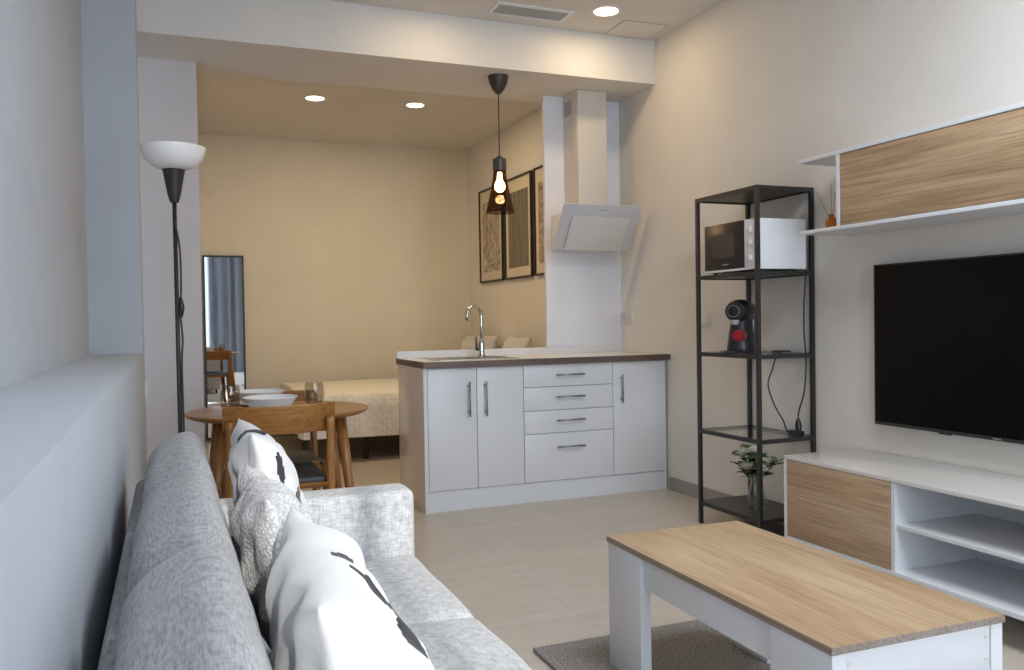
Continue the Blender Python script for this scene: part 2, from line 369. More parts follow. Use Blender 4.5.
# ---------------------------------------------------------------- kitchen counter
KX0, KX1, KY0, KY1 = 1.375, 3.035, 4.83, 5.42
t = thing('kitchen_base_unit', 'white kitchen base cabinets with bar handles standing against the end wall', 'kitchen cabinet', (0, 0, 0))
obj('carcass', B(KX0 + .026, KX1, KY0 + .022, KY1, .125, .858), M['white_matt'], t)
obj('side_panel', B(KX0 + .001, KX0 + .024, KY0 - .002, KY1, 0, .858, bev=.001), M['side_gloss'], t, label='glossy beige side panel')
obj('plinth', B(KX0 + .026, KX1, KY0 + .016, KY0 + .020, 0, .123), M['white_matt'], t)
def bar_handle(parent, x, y, z, ln, vertical):
    bm = nb(); h = ln / 2
    if vertical:
        tube(bm, [(x, y - .032, z - h), (x, y - .032, z + h)], .0055, 10)
        for s in (-.75, .75): tube(bm, [(x, y - .030, z + s * h), (x, y, z + s * h)], .0045, 8)
    else:
        tube(bm, [(x - h, y - .032, z), (x + h, y - .032, z)], .0055, 10)
        for s in (-.75, .75): tube(bm, [(x + s * h, y - .030, z), (x + s * h, y, z)], .0045, 8)
    obj('handle', bm, M['handle'], parent)
for x0, x1, hx, hz, hl in ((1.403, 1.707, 1.655, .667, .21), (1.711, 2.013, 1.762, .667, .21), (2.640, 3.015, 2.695, .685, .18)):
    d = obj('door', B(x0, x1, KY0, KY0 + .019, .128, .853, bev=.0015), M['white'], t); bar_handle(d, hx, KY0, hz, hl, True)
for z0, z1 in ((.719, .853), (.572, .715), (.428, .568), (.128, .424)):
    d = obj('drawer', B(2.017, 2.636, KY0, KY0 + .019, z0, z1, bev=.0015), M['white'], t)
    bar_handle(d, 2.325, KY0, z1 - .062 if z1 - z0 < .2 else z1 - .085, .195, False)
obj('filler', B(3.018, 3.035, KY0 + .006, KY0 + .020, .0, .853), M['white_matt'], t)
obj('side_edge', B(KX0 + .001, KX0 + .024, KY0 - .004, KY0 - .0021, 0, .858), M['white'], t, label='white front edge of the side panel')
# worktop
t = thing('worktop', 'pale kitchen worktop with dark brown front edge on the white base cabinets', 'worktop', (0, 0, 0))
bm = nb(); box(bm, KX0 - .004, XR - .003, KY0 - .036, KY1 + .015, .8605, .8985)
SX0, SX1, SY0, SY1 = 1.56, 1.98, 4.93, 5.29
obj('slab', bm, M['worktop'], t)
bm = nb(); box(bm, KX0 - .006, XR - .003, KY0 - .0395, KY0 - .0365, .8605, .8975); box(bm, KX0 - .0075, KX0 - .0045, KY0 - .038, KY1 + .015, .8605, .8975)
obj('edge_band', bm, M['edge_brown'], t, label='dark brown edge band')
obj('upstand', B(KX0 - .004, XR - .003, KY1 + .002, KY1 + .014, .8987, .942), M['white'], t, label='low white upstand')
# sink
t = thing('kitchen_sink', 'steel inset sink rim beside the tap on the worktop', 'sink', (0, 0, .8987))
bm = nb(); 
for a in ((1.50, 2.02, 4.885, 4.925), (1.50, 2.02, 5.25, 5.30), (1.50, 1.545, 4.925, 5.25), (1.975, 2.02, 4.925, 5.25)): box(bm, a[0], a[1], a[2], a[3], 0, .004)
obj('rim', bm, M['steel'], t); obj('basin', B(1.545, 1.975, 4.925, 5.25, 0, .0012), mat('dark_steel_basin', (.2, .19, .18), .35, 1.0), t)
# tap
t = thing('kitchen_tap', 'tall chrome gooseneck tap behind the sink on the worktop', 'tap', (1.905, 5.275, .9027))
obj('body', lathe(nb(), [(.001, 0), (.027, 0), (.027, .008), (.021, .012), (.021, .085), (.019, .095), (.012, .10)], 28), M['chrome'], t)
pts = [(0, 0, .09), (0, 0, .20), (0, 0, .25)] + [(-.056 + .056 * math.cos(a), -.02 * (1 - math.cos(a)), .265 + .062 * math.sin(a)) for a in [PI * k / 12 for k in range(0, 13)]] + [(-.113, -.04, .235)]
obj('spout', tube(nb(), pts, .0115, 14), M['chrome'], t)
bm = nb(); tube(bm, [(0, 0, .045), (-.034, -.004, .045)], .010, 10); tube(bm, [(-.036, -.004, .038), (-.038, -.004, .130)], [.0085, .007], 10)
obj('lever', bm, mat('dark_lever', (.10, .095, .09), .3, .8), t)

# extractor hood
t = thing('extractor_hood', 'white slanted extractor hood with chimney on the kitchen wall', 'extractor hood', (0, 0, 0))
obj('chimney', B(2.605, 2.825, 5.21, 5.438, 1.86, 2.698, bev=.002), mat('cream_chimney', (.64, .60, .54), .35), t)
bm = nb(); box(bm, -.004, -.001, -.05, .05, -.05, .05)
for i in range(5): box(bm, -.006, -.002, -.045, .045, -.042 + i * .02, -.034 + i * .02)
obj('vent_grille', bm, M['vent_grey'], t, loc=(2.604, 5.36, 2.60))
bm = prism(nb(), [(5.155, 1.86), (5.225, 1.64), (5.437, 1.64), (5.437, 1.86)], 2.50, 2.90, 'X'); obj('body', bm, M['white_matt'], t)
def slanted(bm, x0, x1, s0, s1, t0, t1, bev=.0):
    # s runs up the slanted face, t outward from it
    p0 = V((0, 5.215, 1.605)); d = V((0, 5.005 - 5.215, 1.89 - 1.605)); ln = d.length; d.normalize(); n = V((0, -d.z, d.y))
    vs = []
    b2 = box(nb(), x0, x1, s0 * ln, s1 * ln, t0, t1, bev)
    for f in b2.verts: f.co = V((f.co.x, 0, 0)) + p0 + d * f.co.y + n * f.co.z
    bmesh.ops.recalc_face_normals(b2, faces=b2.faces[:])
    return b2
obj('glass_front', slanted(None, 2.395, 2.975, 0, 1, -.006, .002, .001), mat('pale_hood_glass', (.60, .60, .625), .12), t)
obj('suction_panel', slanted(None, 2.475, 2.90, .035, .765, .006, .022, .002), mat('hood_panel', (.66, .65, .64), .2), t)
obj('panel_shadow_gap', slanted(None, 2.488, 2.888, .05, .752, .002, .006), M['vent_dark'], t)
obj('controls', slanted(None, 2.655, 2.735, .875, .895, .002, .003), M['vent_grey'], t)

# sockets
def plate(name, y, z, hy, hz, lab, cat, n):
    t = thing(name, lab, cat, (XR, y, z))
    obj('plate', B(-.010, 0, -hy, hy, -hz, hz, bev=.002), M['plug_white'], t)
    for k in range(n):
        yy = (k - (n - 1) / 2) * .072
        if name == 'wall_socket': obj('outlet', lathe(nb(), [(.021, -.0105), (.019, -.0115), (.017, -.010), (.001, -.0098)], 24, (0, yy, 0), 'X'), M['grey'], t)
        else: obj('rocker', B(-.014, -.010, yy - .03, yy + .03, -.03, .03, bev=.001), M['plug_white'], t)
    return t
plate('wall_socket', 5.345, 1.145, .078, .042, 'white double socket on the side wall by the worktop end', 'socket', 2)
plate('light_switch', 4.385, 1.125, .042, .042, 'white switch plate on the side wall behind the coffee machine', 'switch', 1)
t = thing('light_switch', 'white switch plate seen edge-on at the end of the ledge wall', 'switch', (-.128, 4.86, .80))
obj('plate', B(0, .009, -.042, .042, -.042, .042, bev=.002), M['plug_white'], t); obj('rocker', B(.009, .012, -.03, .03, -.03, .03, bev=.001), M['plug_white'], t)

# ---------------------------------------------------------------- bedroom
t = thing('tall_mirror', 'tall narrow black-framed mirror against the bedroom wall', 'mirror', (.497, 8.755, 0), math.radians(-0.35))
fw = .018; hw = .19
bm = nb(); box(bm, -hw, -hw + fw, -.012, .012, .02, 1.81); box(bm, hw - fw, hw, -.012, .012, .02, 1.81); box(bm, -hw + fw, hw - fw, -.012, .012, 1.81 - fw, 1.81); box(bm, -hw + fw, hw - fw, -.012, .012, .02, .02 + fw)
obj('frame', bm, M['black'], t)
obj('mirror_glass', B(-hw + fw, hw - fw, -.004, .008, .02 + fw, 1.81 - fw), M['mirror'], t)
for x in (-.15, .11): obj('foot', B(x, x + .04, -.011, .011, 0, .0195), M['black'], t)

for i, (y, a, lab) in enumerate(((8.06, 'art_a', 'black framed print of tan marbled shapes, farthest from the kitchen pier'), (7.34, 'art_b', 'black framed print of dark grey-brown grain, middle of the three'), (6.62, 'art_c', 'black framed print partly hidden behind the white kitchen pier'))):
    t = thing('framed_picture', lab, 'picture', (XR, y, 2.0), 0, 'framed prints on the bedroom wall')
    W, H, f = .325, .475, .016
    bm = nb(); box(bm, -.03, 0, -W, -W + f, -H, H); box(bm, -.03, 0, W - f, W, -H, H); box(bm, -.03, 0, -W + f, W - f, H - f, H); box(bm, -.03, 0, -W + f, W - f, -H, -H + f)
    obj('frame', bm, M['black'], t)
    obj('mount', B(-.016, -.002, -W + f, W - f, -H + f, H - f), M['mount'], t)
    obj('print', B(-.019, -.016, -W + .085, W - .085, -H + .105, H - .135), M[a], t)

# bed
t = thing('bed', 'low bed with cream quilted bedspread beyond the kitchen counter', 'bed', (0, 0, 0))
BX0, BX1, BY0, BY1 = 1.02, 2.98, 6.95, 8.60
obj('base', B(BX0 + .04, BX1, BY0 + .04, BY1 - .04, .23, .34, bev=.01), mat('dark_bed_base', (.06, .05, .045), .7), t)
obj('mattress', B(BX0 + .03, BX1, BY0 + .03, BY1 - .03, .341, .53, bev=.04, seg=4), M['cotton'], t)
for x in (BX0 + .18, BX0 + .48 , BX1 - .2):
    for y in (BY0 + .08, BY1 - .12): obj('leg', tube(nb(), [(x, y, 0), (x, y, .229)], .02, 12), M['black'], t)
bm = nb(); nx, ny = 90, 80; g = []
hang = .36
for j in range(ny + 1):
    row = []
    for i in range(nx + 1):
        u = i / nx; v_ = j / ny
        sx = u * (BX1 - BX0 + hang) - hang; sy = v_ * (BY1 - BY0 + 2 * hang) - hang
        wy = BY1 - BY0
        dx = max(0, -sx); dy0 = max(0, -sy); dy1 = max(0, sy - wy)
        x = BX0 + max(0, sx) - .035 * min(1, dx / .1) - .06 * dx; y = BY0 + min(max(sy, 0), wy) - .035 * min(1, dy0 / .1) + .035 * min(1, dy1 / .1) - .05 * dy0
        drop = max(dx, dy0, dy1)
        corner = min(dx, max(dy0, dy1))
        z = .555 - max(0, drop - .03) - .02 * min(1, drop / .06)
        z = max(z, .165 + .03 * math.sin(x * 7) * (drop > .2))
        if drop > .05:
            wv = .018 * math.sin((x if dy0 > dx else y) * 19) * min(1, drop / .3)
            if dy0 >= dx: y -= wv
            else: x -= wv
        z += .012 * noise.noise(V((x * 2.2, y * 2.2, 0)))
        row.append(bm.verts.new((x, y, z)))
    g.append(row)
for j in range(ny):
    for i in range(nx): bm.faces.new((g[j][i], g[j][i + 1], g[j + 1][i + 1], g[j + 1][i]))
obj('bedspread', bm, M['quilt'], t, angle=180)

def pillow_mesh(w, h, T, marks=None, seed=0, n=64, pinch=.07, wrinkle=.017):
    """Upright cushion: u along local X, v up local Z (0 at the bottom), front towards local -Y."""
    bm = nb(); G = {}
    for side in (-1, 1):
        for j in range(n + 1):
            for i in range(n + 1):
                u = 2 * i / n - 1; v_ = 2 * j / n - 1
                edge = i in (0, n) or j in (0, n)
                if side == 1 and edge: G[(1, i, j)] = G[(-1, i, j)]; continue
                x = u * w / 2 * (1 - pinch * (1 - v_ * v_)); z = v_ * h / 2 * (1 - pinch * (1 - u * u))
                p = (max(0, 1 - abs(u) ** 2.4) * max(0, 1 - abs(v_) ** 2.4)) ** .55
                th = T / 2 * p
                q = V((u * 2.3 + seed, v_ * 2.3, side * 1.7))
                ang = math.atan2(v_, u); rr = math.hypot(u, v_)
                wr = wrinkle * (noise.noise(q * 1.3) + .35 * (1 - 2 * abs(noise.noise(V((u * 3.1 + v_ * 2.2 + seed, v_ * 1.2 - u * .6, side * 2.0))))) + .8 * noise.noise(V((ang * 3.2 + seed * 3, rr * .8, side))) * min(1, rr * 1.2)) * min(1, p * 2.5)
                G[(side, i, j)] = bm.verts.new((x, side * (th + wr * (1 if not edge else 0)), z + h / 2))
    for side in (-1, 1):
        for j in range(n):
            for i in range(n):
                q = [G[(side, i, j)], G[(side, i + 1, j)], G[(side, i + 1, j + 1)], G[(side, i, j + 1)]]
                if side == 1: q.reverse()
                f = bm.faces.new(q)
                if marks:
                    u = 2 * (i + .5) / n - 1; v_ = 2 * (j + .5) / n - 1
                    for (sd, cu, cv, au, av, rot) in marks:
                        if sd != side: continue
                        du, dv = u - cu, v_ - cv; c, s = math.cos(rot), math.sin(rot)
                        a, b = du * c + dv * s, -du * s + dv * c
                        if abs(a / au) ** 2.2 + abs(b / av + .35 * (a / au) ** 2 - .15) ** 2.2 < 1: f.material_index = 1
    return bm
# bed pillows
for i, (x, y, rz, lab) in enumerate(((2.80, 7.12, 1.45, 'white pillow at the bed head nearer the kitchen pier'), (2.80, 8.12, 1.7, 'white pillow at the bed head farther from the kitchen pier'))):
    o = obj('bed_pillow', pillow_mesh(.70, .46, .20, seed=i * 3.1), M['cotton'], None, 180)
    o.location = (x, y, .55); o.rotation_euler = (math.radians(-18), 0, -PI / 2 + (rz - 1.57)); tag(o, lab, 'pillow', None)

# ---------------------------------------------------------------- dining corner
TX, TY, TZ, TR = .484, 4.27, .722, .432
LA = [math.radians(q) for q in (30, 150, 210, 330)]
t = thing('dining_table', 'round honey-coloured wooden dining table laid for two', 'table', (TX, TY, 0))
obj('tabletop', lathe(nb(), [(.001, TZ - .026), (TR - .03, TZ - .026), (TR - .006, TZ - .016), (TR, TZ - .008), (TR - .003, TZ - .001), (TR - .01, TZ), (.001, TZ)], 96), M['honey'], t)
bm = nb()
for a in range(4):
    c, s = math.cos(LA[a]), math.sin(LA[a]); c2, s2 = math.cos(LA[(a + 1) % 4]), math.sin(LA[(a + 1) % 4])
    r = .30; p = V((c * r, s * r, 0)); q = V((c2 * r, s2 * r, 0)); d = (q - p).normalized(); nn = V((-d.y, d.x, 0)) * .011
    vs = []
    for z in (TZ - .10, TZ - .0265): vs.append([bm.verts.new(w + V((0, 0, z))) for w in (p - nn, q - nn, q + nn, p + nn)])
    bm.faces.new(list(reversed(vs[0]))); bm.faces.new(vs[1])
    for k in range(4): bm.faces.new((vs[0][k], vs[0][(k + 1) % 4], vs[1][(k + 1) % 4], vs[1][k]))
obj('apron', bm, M['honey'], t)
for a in range(4):
    c, s = math.cos(LA[a]), math.sin(LA[a])
    obj('leg', tube(nb(), [(c * .395, s * .395, 0), (c * .31, s * .31, TZ - .027)], [.017, .028], 18), M['honey_leg'], t)

def make_chair(label):
    t = thing('dining_chair', label, 'chair')
    # local: back at y=0, seat extends to +y
    HW = .20
    bm = nb(); 
    for s in (-1, 1):
        bm = tube(nb(), smooth_path([(s * .215, -.05, 0), (s * .21, 0, .30), (s * .21, .0, .45), (s * .205, -.045, .735)], 6), [.014] * 6 + [.019] * 6 + [.019] * 3 + [.0165] * 4, 16); obj('rear_leg', bm, M['honey_leg'], t)
        obj('front_leg', tube(nb(), [(s * .225, .475, 0), (s * .215, .445, .25), (s * .21, .43, .455)], [.013, .018, .019], 16), M['honey_leg'], t)
        obj('side_rail', tube(nb(), [(s * .21, .0, .415), (s * .21, .43, .42)], .013, 12), M['honey'], t)
        obj('side_stretcher', tube(nb(), [(s * .213, -.01, .22), (s * .218, .45, .22)], .009, 12), M['honey'], t)
    obj('front_rail', tube(nb(), [(-.21, .43, .425), (.21, .43, .425)], .013, 12), M['honey'], t)
    obj('rear_rail', tube(nb(), [(-.21, .0, .42), (.21, .0, .42)], .013, 12), M['honey'], t)
    # curved top rail
    bm = nb(); n = 28; R = []
    for i in range(n + 1):
        u = 2 * i / n - 1; x = u * .232; yc = -.018 - .055 * (1 - u * u) + .0; zt = .792 - .012 * (1 - u * u) * 0 + .006 * u * u; zb = .655 + .035 * u ** 4 - .005
        zb = .668 + .022 * abs(u) ** 3
        ring = []
        for (dy, z) in ((-.012, zb), (-.014, (zb + zt) / 2), (-.012, zt), (0.0, zt + .004), (.010, zt), (.012, (zb + zt) / 2), (.010, zb), (0, zb - .004)):
            tilt = -(z - .70) * .18
            ring.append(bm.verts.new((x, yc + .030 + dy + tilt, z)))
        R.append(ring)
    for a, b in zip(R[:-1], R[1:]):
        for k in range(8): bm.faces.new((a[k], a[(k + 1) % 8], b[(k + 1) % 8], b[k]))
    bm.faces.new(R[0]); bm.faces.new(list(reversed(R[-1]))); bmesh.ops.recalc_face_normals(bm, faces=bm.faces[:])
    obj('top_rail', bm, M['honey'], t)
    # woven seat, slightly dished
    bm = nb(); n = 16; g = {}
    for k, (zz, sg) in enumerate(((.452, 1), (.425, -1))):
        for j in range(n + 1):
            for i in range(n + 1):
                u, v_ = 2 * i / n - 1, 2 * j / n - 1; d = (1 - u * u) * (1 - v_ * v_)
                g[k, i, j] = bm.verts.new((u * .198, .215 + v_ * .20, zz - .014 * d * sg * (1 if k == 0 else -1)))
    for k in (0, 1):
        for j in range(n):
            for i in range(n):
                q = [g[k, i, j], g[k, i + 1, j], g[k, i + 1, j + 1], g[k, i, j + 1]]
                bm.faces.new(q if k == 0 else q[::-1])
    for i in range(n):
        bm.faces.new((g[0, i + 1, 0], g[0, i, 0], g[1, i, 0], g[1, i + 1, 0])); bm.faces.new((g[0, i, n], g[0, i + 1, n], g[1, i + 1, n], g[1, i, n]))
        bm.faces.new((g[0, 0, i], g[0, 0, i + 1], g[1, 0, i + 1], g[1, 0, i])); bm.faces.new((g[0, n, i + 1], g[0, n, i], g[1, n, i], g[1, n, i + 1]))
    obj('woven_seat', bm, M['cord'], t, label='black woven cord seat')
    return t
ch = make_chair('wooden chair with black woven seat between sofa and round table'); ch.location = (.443, 3.87, 0); ch.scale = (1.04, 1, .978)
fc = dup(ch, (.520, 4.79, 0), PI - .03, 'wooden chair on the bedroom side of the round table, mostly hidden by plates'); fc.scale = (1.0, 1, .96)

# tableware
def plate_thing(x, y, label, group):
    t = obj('dinner_plate', lathe(nb(), [(.001, .002), (.075, .002), (.078, 0), (.085, .002), (.125, .016), (.134, .020), (.133, .023), (.124, .020), (.086, .007), (.001, .006)], 64), M['porcelain'])
    t.location = (x, y, TZ + .0005); tag(t, label, 'plate', group); return t
def bowl_thing(x, y, label, group):
    t = obj('bowl', lathe(nb(), [(.001, .003), (.05, .003), (.053, 0), (.058, .003), (.085, .018), (.108, .040), (.116, .050), (.114, .052), (.105, .045), (.080, .022), (.055, .009), (.001, .008)], 64), M['porcelain'])
    t.scale = (1.08, 1.08, 1.35); t.location = (x, y, TZ + .0085); tag(t, label, 'bowl', group); return t
plate_thing(.425, 4.08, 'white dinner plate on the table side nearer the sofa', None)
bowl_thing(.425, 4.08, 'white shallow bowl stacked on the plate nearer the sofa', None)
plate_thing(.415, 4.47, 'white dinner plate on the table side nearer the bed', None)
bowl_thing(.415, 4.47, 'white shallow bowl stacked on the plate nearer the bed', None)
gl = [(.028, 0), (.033, .003), (.040, .03), (.044, .055), (.043, .085), (.0385, .112)]
bm = lathe(nb(), [(.001, 0)] + gl + [(r - .0022, z) for r, z in reversed(gl[1:])] + [(.026, .010), (.001, .010)], 40)
g1 = obj('drinking_glass', bm, M['drink_glass'], None, 60); g1.scale = (1.1, 1.1, 1.1); g1.location = (.262, 4.30, TZ + .0005); tag(g1, 'stemless clear drinking glass on the table nearer the floor lamp', 'glass', None)
g2 = g1.copy(); C.objects.link(g2); g2.location = (.655, 4.26, TZ + .0005); g2['label'] = 'stemless clear drinking glass on the table nearer the kitchen counter'

# floor lamp
t = thing('floor_lamp', 'black floor lamp with white bowl shade beside the ledge wall', 'floor lamp', (.028, 3.66, 0))
obj('base', lathe(nb(), [(.001, 0), (.125, 0), (.128, .006), (.124, .016), (.10, .024), (.02, .030), (.012, .04)], 48), M['black'], t)
obj('pole', tube(nb(), [(.004, 0, .03), (.002, 0, .8), (0, 0, 1.65)], .0085, 14), M['black'], t)
obj('foot_switch', tube(nb(), [(.016, -.008, 1.17), (.018, -.009, 1.21), (.016, -.008, 1.25)], [.006, .012, .006], 10), M['black_soft'], t)
obj('cord', tube(nb(), smooth_path([(.0, -.012, 1.55), (.016, -.010, 1.44), (.017, -.009, 1.28), (.012, -.012, 1.20), (.019, -.010, 1.08), (.014, -.012, .98), (.016, -.012, .6), (.012, -.012, .1)], 6), .004, 8), M['black_soft'], t)
obj('socket_cone', lathe(nb(), [(.001, 1.625), (.017, 1.63), (.025, 1.66), (.042, 1.755), (.044, 1.76), (.001, 1.762)], 32), M['black'], t)
pr = [(.02, 1.758), (.05, 1.760), (.085, 1.775), (.108, 1.80), (.120, 1.828), (.1235, 1.848)]
obj('shade', lathe(nb(), pr + [(r - .004, z + .002) for r, z in reversed(pr)], 56), M['opal'], t)

# ---------------------------------------------------------------- sofa
SY0_, SY1_ = .54, 2.68
t = thing('sofa', 'three-seat light grey woven fabric sofa along the ledge wall', 'sofa', (0, 0, 0))
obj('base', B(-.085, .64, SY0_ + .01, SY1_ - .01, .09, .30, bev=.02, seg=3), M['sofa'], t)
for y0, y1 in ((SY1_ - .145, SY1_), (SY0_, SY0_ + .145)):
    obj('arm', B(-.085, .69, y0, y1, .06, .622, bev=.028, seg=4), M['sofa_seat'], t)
for x, y in ((-.04, SY0_ + .06), (-.04, SY1_ - .06), (.62, SY0_ + .06), (.62, SY1_ - .06)):
    obj('leg', tube(nb(), [(x, y, 0), (x, y, .088)], [.016, .022], 14), M['black'], t)
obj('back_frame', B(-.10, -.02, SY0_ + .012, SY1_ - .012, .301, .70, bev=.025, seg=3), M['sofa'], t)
yy = [SY0_ + .15, .5 * (SY0_ + SY1_) - .31, .5 * (SY0_ + SY1_) + .31, SY1_ - .15]
yy = [SY0_ + .15, 1.33, 1.95, SY1_ - .15]
def soft_box(x0, x1, y0, y1, z0, z1, bev, seg, puff, seed, shear=0.0):
    bm = box(nb(), x0, x1, y0, y1, z0, z1, bev, seg)
    bmesh.ops.subdivide_edges(bm, edges=[e for e in bm.edges if e.calc_length() > .12], cuts=9, use_grid_fill=True)
    cx, cy, cz = (x0 + x1) / 2, (y0 + y1) / 2, (z0 + z1) / 2
    for v in bm.verts:
        u = (v.co.x - cx) / ((x1 - x0) / 2); w = (v.co.y - cy) / ((y1 - y0) / 2); h = (v.co.z - cz) / ((z1 - z0) / 2)
        nz = noise.noise(V((v.co.x * 4 + seed, v.co.y * 4, v.co.z * 4)))
        f = max(0, 1 - u ** 4) * max(0, 1 - w ** 4)
        v.co.z += (puff * f + .006 * nz) * (1 if h > 0 else .0)
        v.co.x += shear * (z1 - v.co.z) + .006 * noise.noise(V((v.co.y * 5 + seed, v.co.z * 5, 1)))
    return bm
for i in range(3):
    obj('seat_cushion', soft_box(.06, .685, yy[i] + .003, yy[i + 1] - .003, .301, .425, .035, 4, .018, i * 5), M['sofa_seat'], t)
    # back cushions: rounded top, front sloping forward to the seat
    poly = [(-.018, .46), (-.04, .60), (-.066, .70), (-.064, .755), (-.045, .785), (-.008, .81), (.03, .826), (.062, .815), (.088, .765), (.112, .66), (.135, .54), (.145, .46)]
    ya, yb = ((SY0_ + .012) if i == 0 else yy[i] + .004), ((SY1_ - .012) if i == 2 else yy[i + 1] - .004)
    bm = nb(); n = 26; R = []
    # dense closed profile
    pp = smooth_path([(u, 0, w) for u, w in poly], 4)
    for k in range(n + 1):
        s = k / n; e = min(s, 1 - s) * (yb - ya)
        inset = .07 * (1 - min(1, e / .10)) ** 2; crown = .02 * math.sin(PI * s) ** .6
        R.append([bm.verts.new((.03 + (p.x - .03) * (1 - inset * 1.6) + .006 * noise.noise(V((p.x * 6, s * 5 + i * 9, p.z * 6))), ya + (yb - ya) * s, .46 + (p.z - .46) * (1 - inset) + crown * max(0, (p.z - .6) / .2) + .006 * noise.noise(V((i * 7 + s * 6, p.x * 8, p.z * 4))))) for p in pp])
    for a, b in zip(R[:-1], R[1:]):
        for k in range(len(pp)):
            k2 = (k + 1) % len(pp); bm.faces.new((a[k], a[k2], b[k2], b[k]))
    bm.faces.new(R[0]); bm.faces.new(list(reversed(R[-1]))); bmesh.ops.recalc_face_normals(bm, faces=bm.faces[:])
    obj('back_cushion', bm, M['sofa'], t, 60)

# throw pillows: local X -> world Y (along sofa), local -Y (front) -> world +X
def throw(name, bm, mats, top, lean, yaw, roll, h, label, group):
    o = obj(name, bm, mats, None, 180)
    Rm = Matrix.Rotation(yaw, 4, 'Z') @ Matrix.Rotation(PI / 2, 4, 'Z') @ Matrix.Rotation(-lean, 4, 'X') @ Matrix.Rotation(roll, 4, 'Y')
    # place so that the middle of the top edge lands at 'top'
    off = Rm @ V((0, 0, h * .965))
    o.matrix_world = Matrix.Translation(V(top) - off) @ Rm
    tag(o, label, 'cushion', group); return o
MK1 = [(1, -.1, .95, .20, .05, .0), (-1, -.1, .95, .20, .06, .0), (-1, -.82, .54, .06, .17, .15), (-1, -.50, .10, .22, .13, .5), (-1, .35, .2, .2, .08, .4), (-1, .1, -.45, .2, .09, -.4)]
MK3 = [(-1, .04, .90, .05, .05, .2), (-1, -.06, .70, .035, .17, .06), (-1, -.06, .36, .10, .19, -.35), (-1, .55, .1, .2, .08, .4), (-1, -.5, -.3, .2, .08, .5)]
throw('throw_pillow', pillow_mesh(.46, .46, .14, MK1, 1.3, 72), [M['cotton'], M['print']], (.17, 2.20, .875), math.radians(17), 0, .03, .46, 'white cushion with black brushstrokes, by the far sofa arm', 'cushions along the sofa')
throw('throw_pillow', pillow_mesh(.45, .43, .14, None, 4.1, 72), [M['boucle']], (.145, 1.66, .835), math.radians(17), 0, .02, .43, 'nubbly textured white cushion between the two printed ones', 'cushions along the sofa')
throw('throw_pillow', pillow_mesh(.54, .48, .17, MK3, 7.7, 84), [M['cotton'], M['print']], (.15, 1.07, .85), math.radians(18), -.07, .03, .48, 'large sunlit white cushion with black leaf marks, front of the row', 'cushions along the sofa')

# ---------------------------------------------------------------- coffee table and rug
tag(obj('rug', B(1.13, 2.35, .75, 2.665, .0005, .014, bev=.004), M['rug']), 'grey short-pile rug under the coffee table', 'rug')
t = thing('coffee_table', 'white coffee table with pale oak top on the grey rug', 'coffee table', (.0005 - .008, .018, 0), math.radians(-.8))
X0, X1, Y0, Y1 = 1.280, 1.780, 1.416, 2.438
obj('tabletop', B(X0 - .003, X1 + .003, Y0 - .003, Y1 + .003, .4145, .4315), M['oak'], t)
bm = nb(); z0, z1 = .4143, .4305
box(bm, X0 - .0042, X0 - .0032, Y0 - .0042, Y1 + .0042, z0, z1); box(bm, X1 + .0032, X1 + .0042, Y0 - .0042, Y1 + .0042, z0, z1); box(bm, X0 - .0032, X1 + .0032, Y0 - .0042, Y0 - .0032, z0, z1); box(bm, X0 - .0032, X1 + .0032, Y1 + .0032, Y1 + .0042, z0, z1)
obj('edge_band', bm, M['oak_dark'], t, label='grey-brown edge band')
for s in (1, -1):
    ya, yb = (Y0, Y0 + .205) if s == 1 else (Y1 - .205, Y1)
    for xa in (X0, X1 - .036): obj('leg', B(xa, xa + .036, ya, yb, .0145, .414, bev=.001), M['white'], t)
    yp = Y0 + .004 if s == 1 else Y1 - .022
    obj('end_apron', B(X0 + .037, X1 - .037, yp, yp + .018, .300, .414, bev=.001), M['white'], t)
for xa in (X0 + .012, X1 - .030):
    obj('side_apron', B(xa, xa + .018, Y0 + .206, Y1 - .206, .318, .414, bev=.001), M['white'], t)
for z in (.385, .335):
    for x in (X1 - .048, X0 + .050): obj('screw_cap', lathe(nb(), [(.001, -.0015), (.005, -.0015), (.006, 0)], 14, (x, Y0 + .0039, z), 'Y'), M['plug_white'], t)

# ---------------------------------------------------------------- TV wall
t = thing('tv_stand', 'long low white TV stand with pale oak door against the wall', 'TV stand', (0, 0, 0))
X0, X1, Y0, Y1, z0, z1 = 2.59, XR - .004, 1.48, 3.135, .118, .50
obj('top', B(X0, X1, Y0, Y1, z1 - .016, z1, bev=.001), M['gloss_top'], t)
obj('bottom', B(X0, X1, Y0, Y1, z0, z0 + .018, bev=.001), M['white'], t)
for y in (Y1 - .018, 2.498, Y0): obj('side_panel', B(X0 + (.001 if y != 2.498 else .004), X1, y, y + .018, z0 + .0185, z1 - .0165), M['white'], t)
obj('back_panel', B(X1 - .012, X1 - .001, Y0 + .019, Y1 - .019, z0 + .0185, z1 - .0165), M['white_matt'], t)
obj('shelf', B(X0 + .012, X1 - .013, Y0 + .0185, 2.4975, .305, .321, bev=.001), M['white'], t)
obj('door', B(X0 + .001, X0 + .017, 2.519, Y1 - .020, z0 + .020, z1 - .018, bev=.001), M['oak'], t, label='pale oak door')
for x in (X0 + .06, X1 - .06):
    for y in (Y0 + .08, Y1 - .12): obj('foot', tube(nb(), [(x, y, 0), (x, y, z0 - .0005)], .022, 14), M['black'], t)

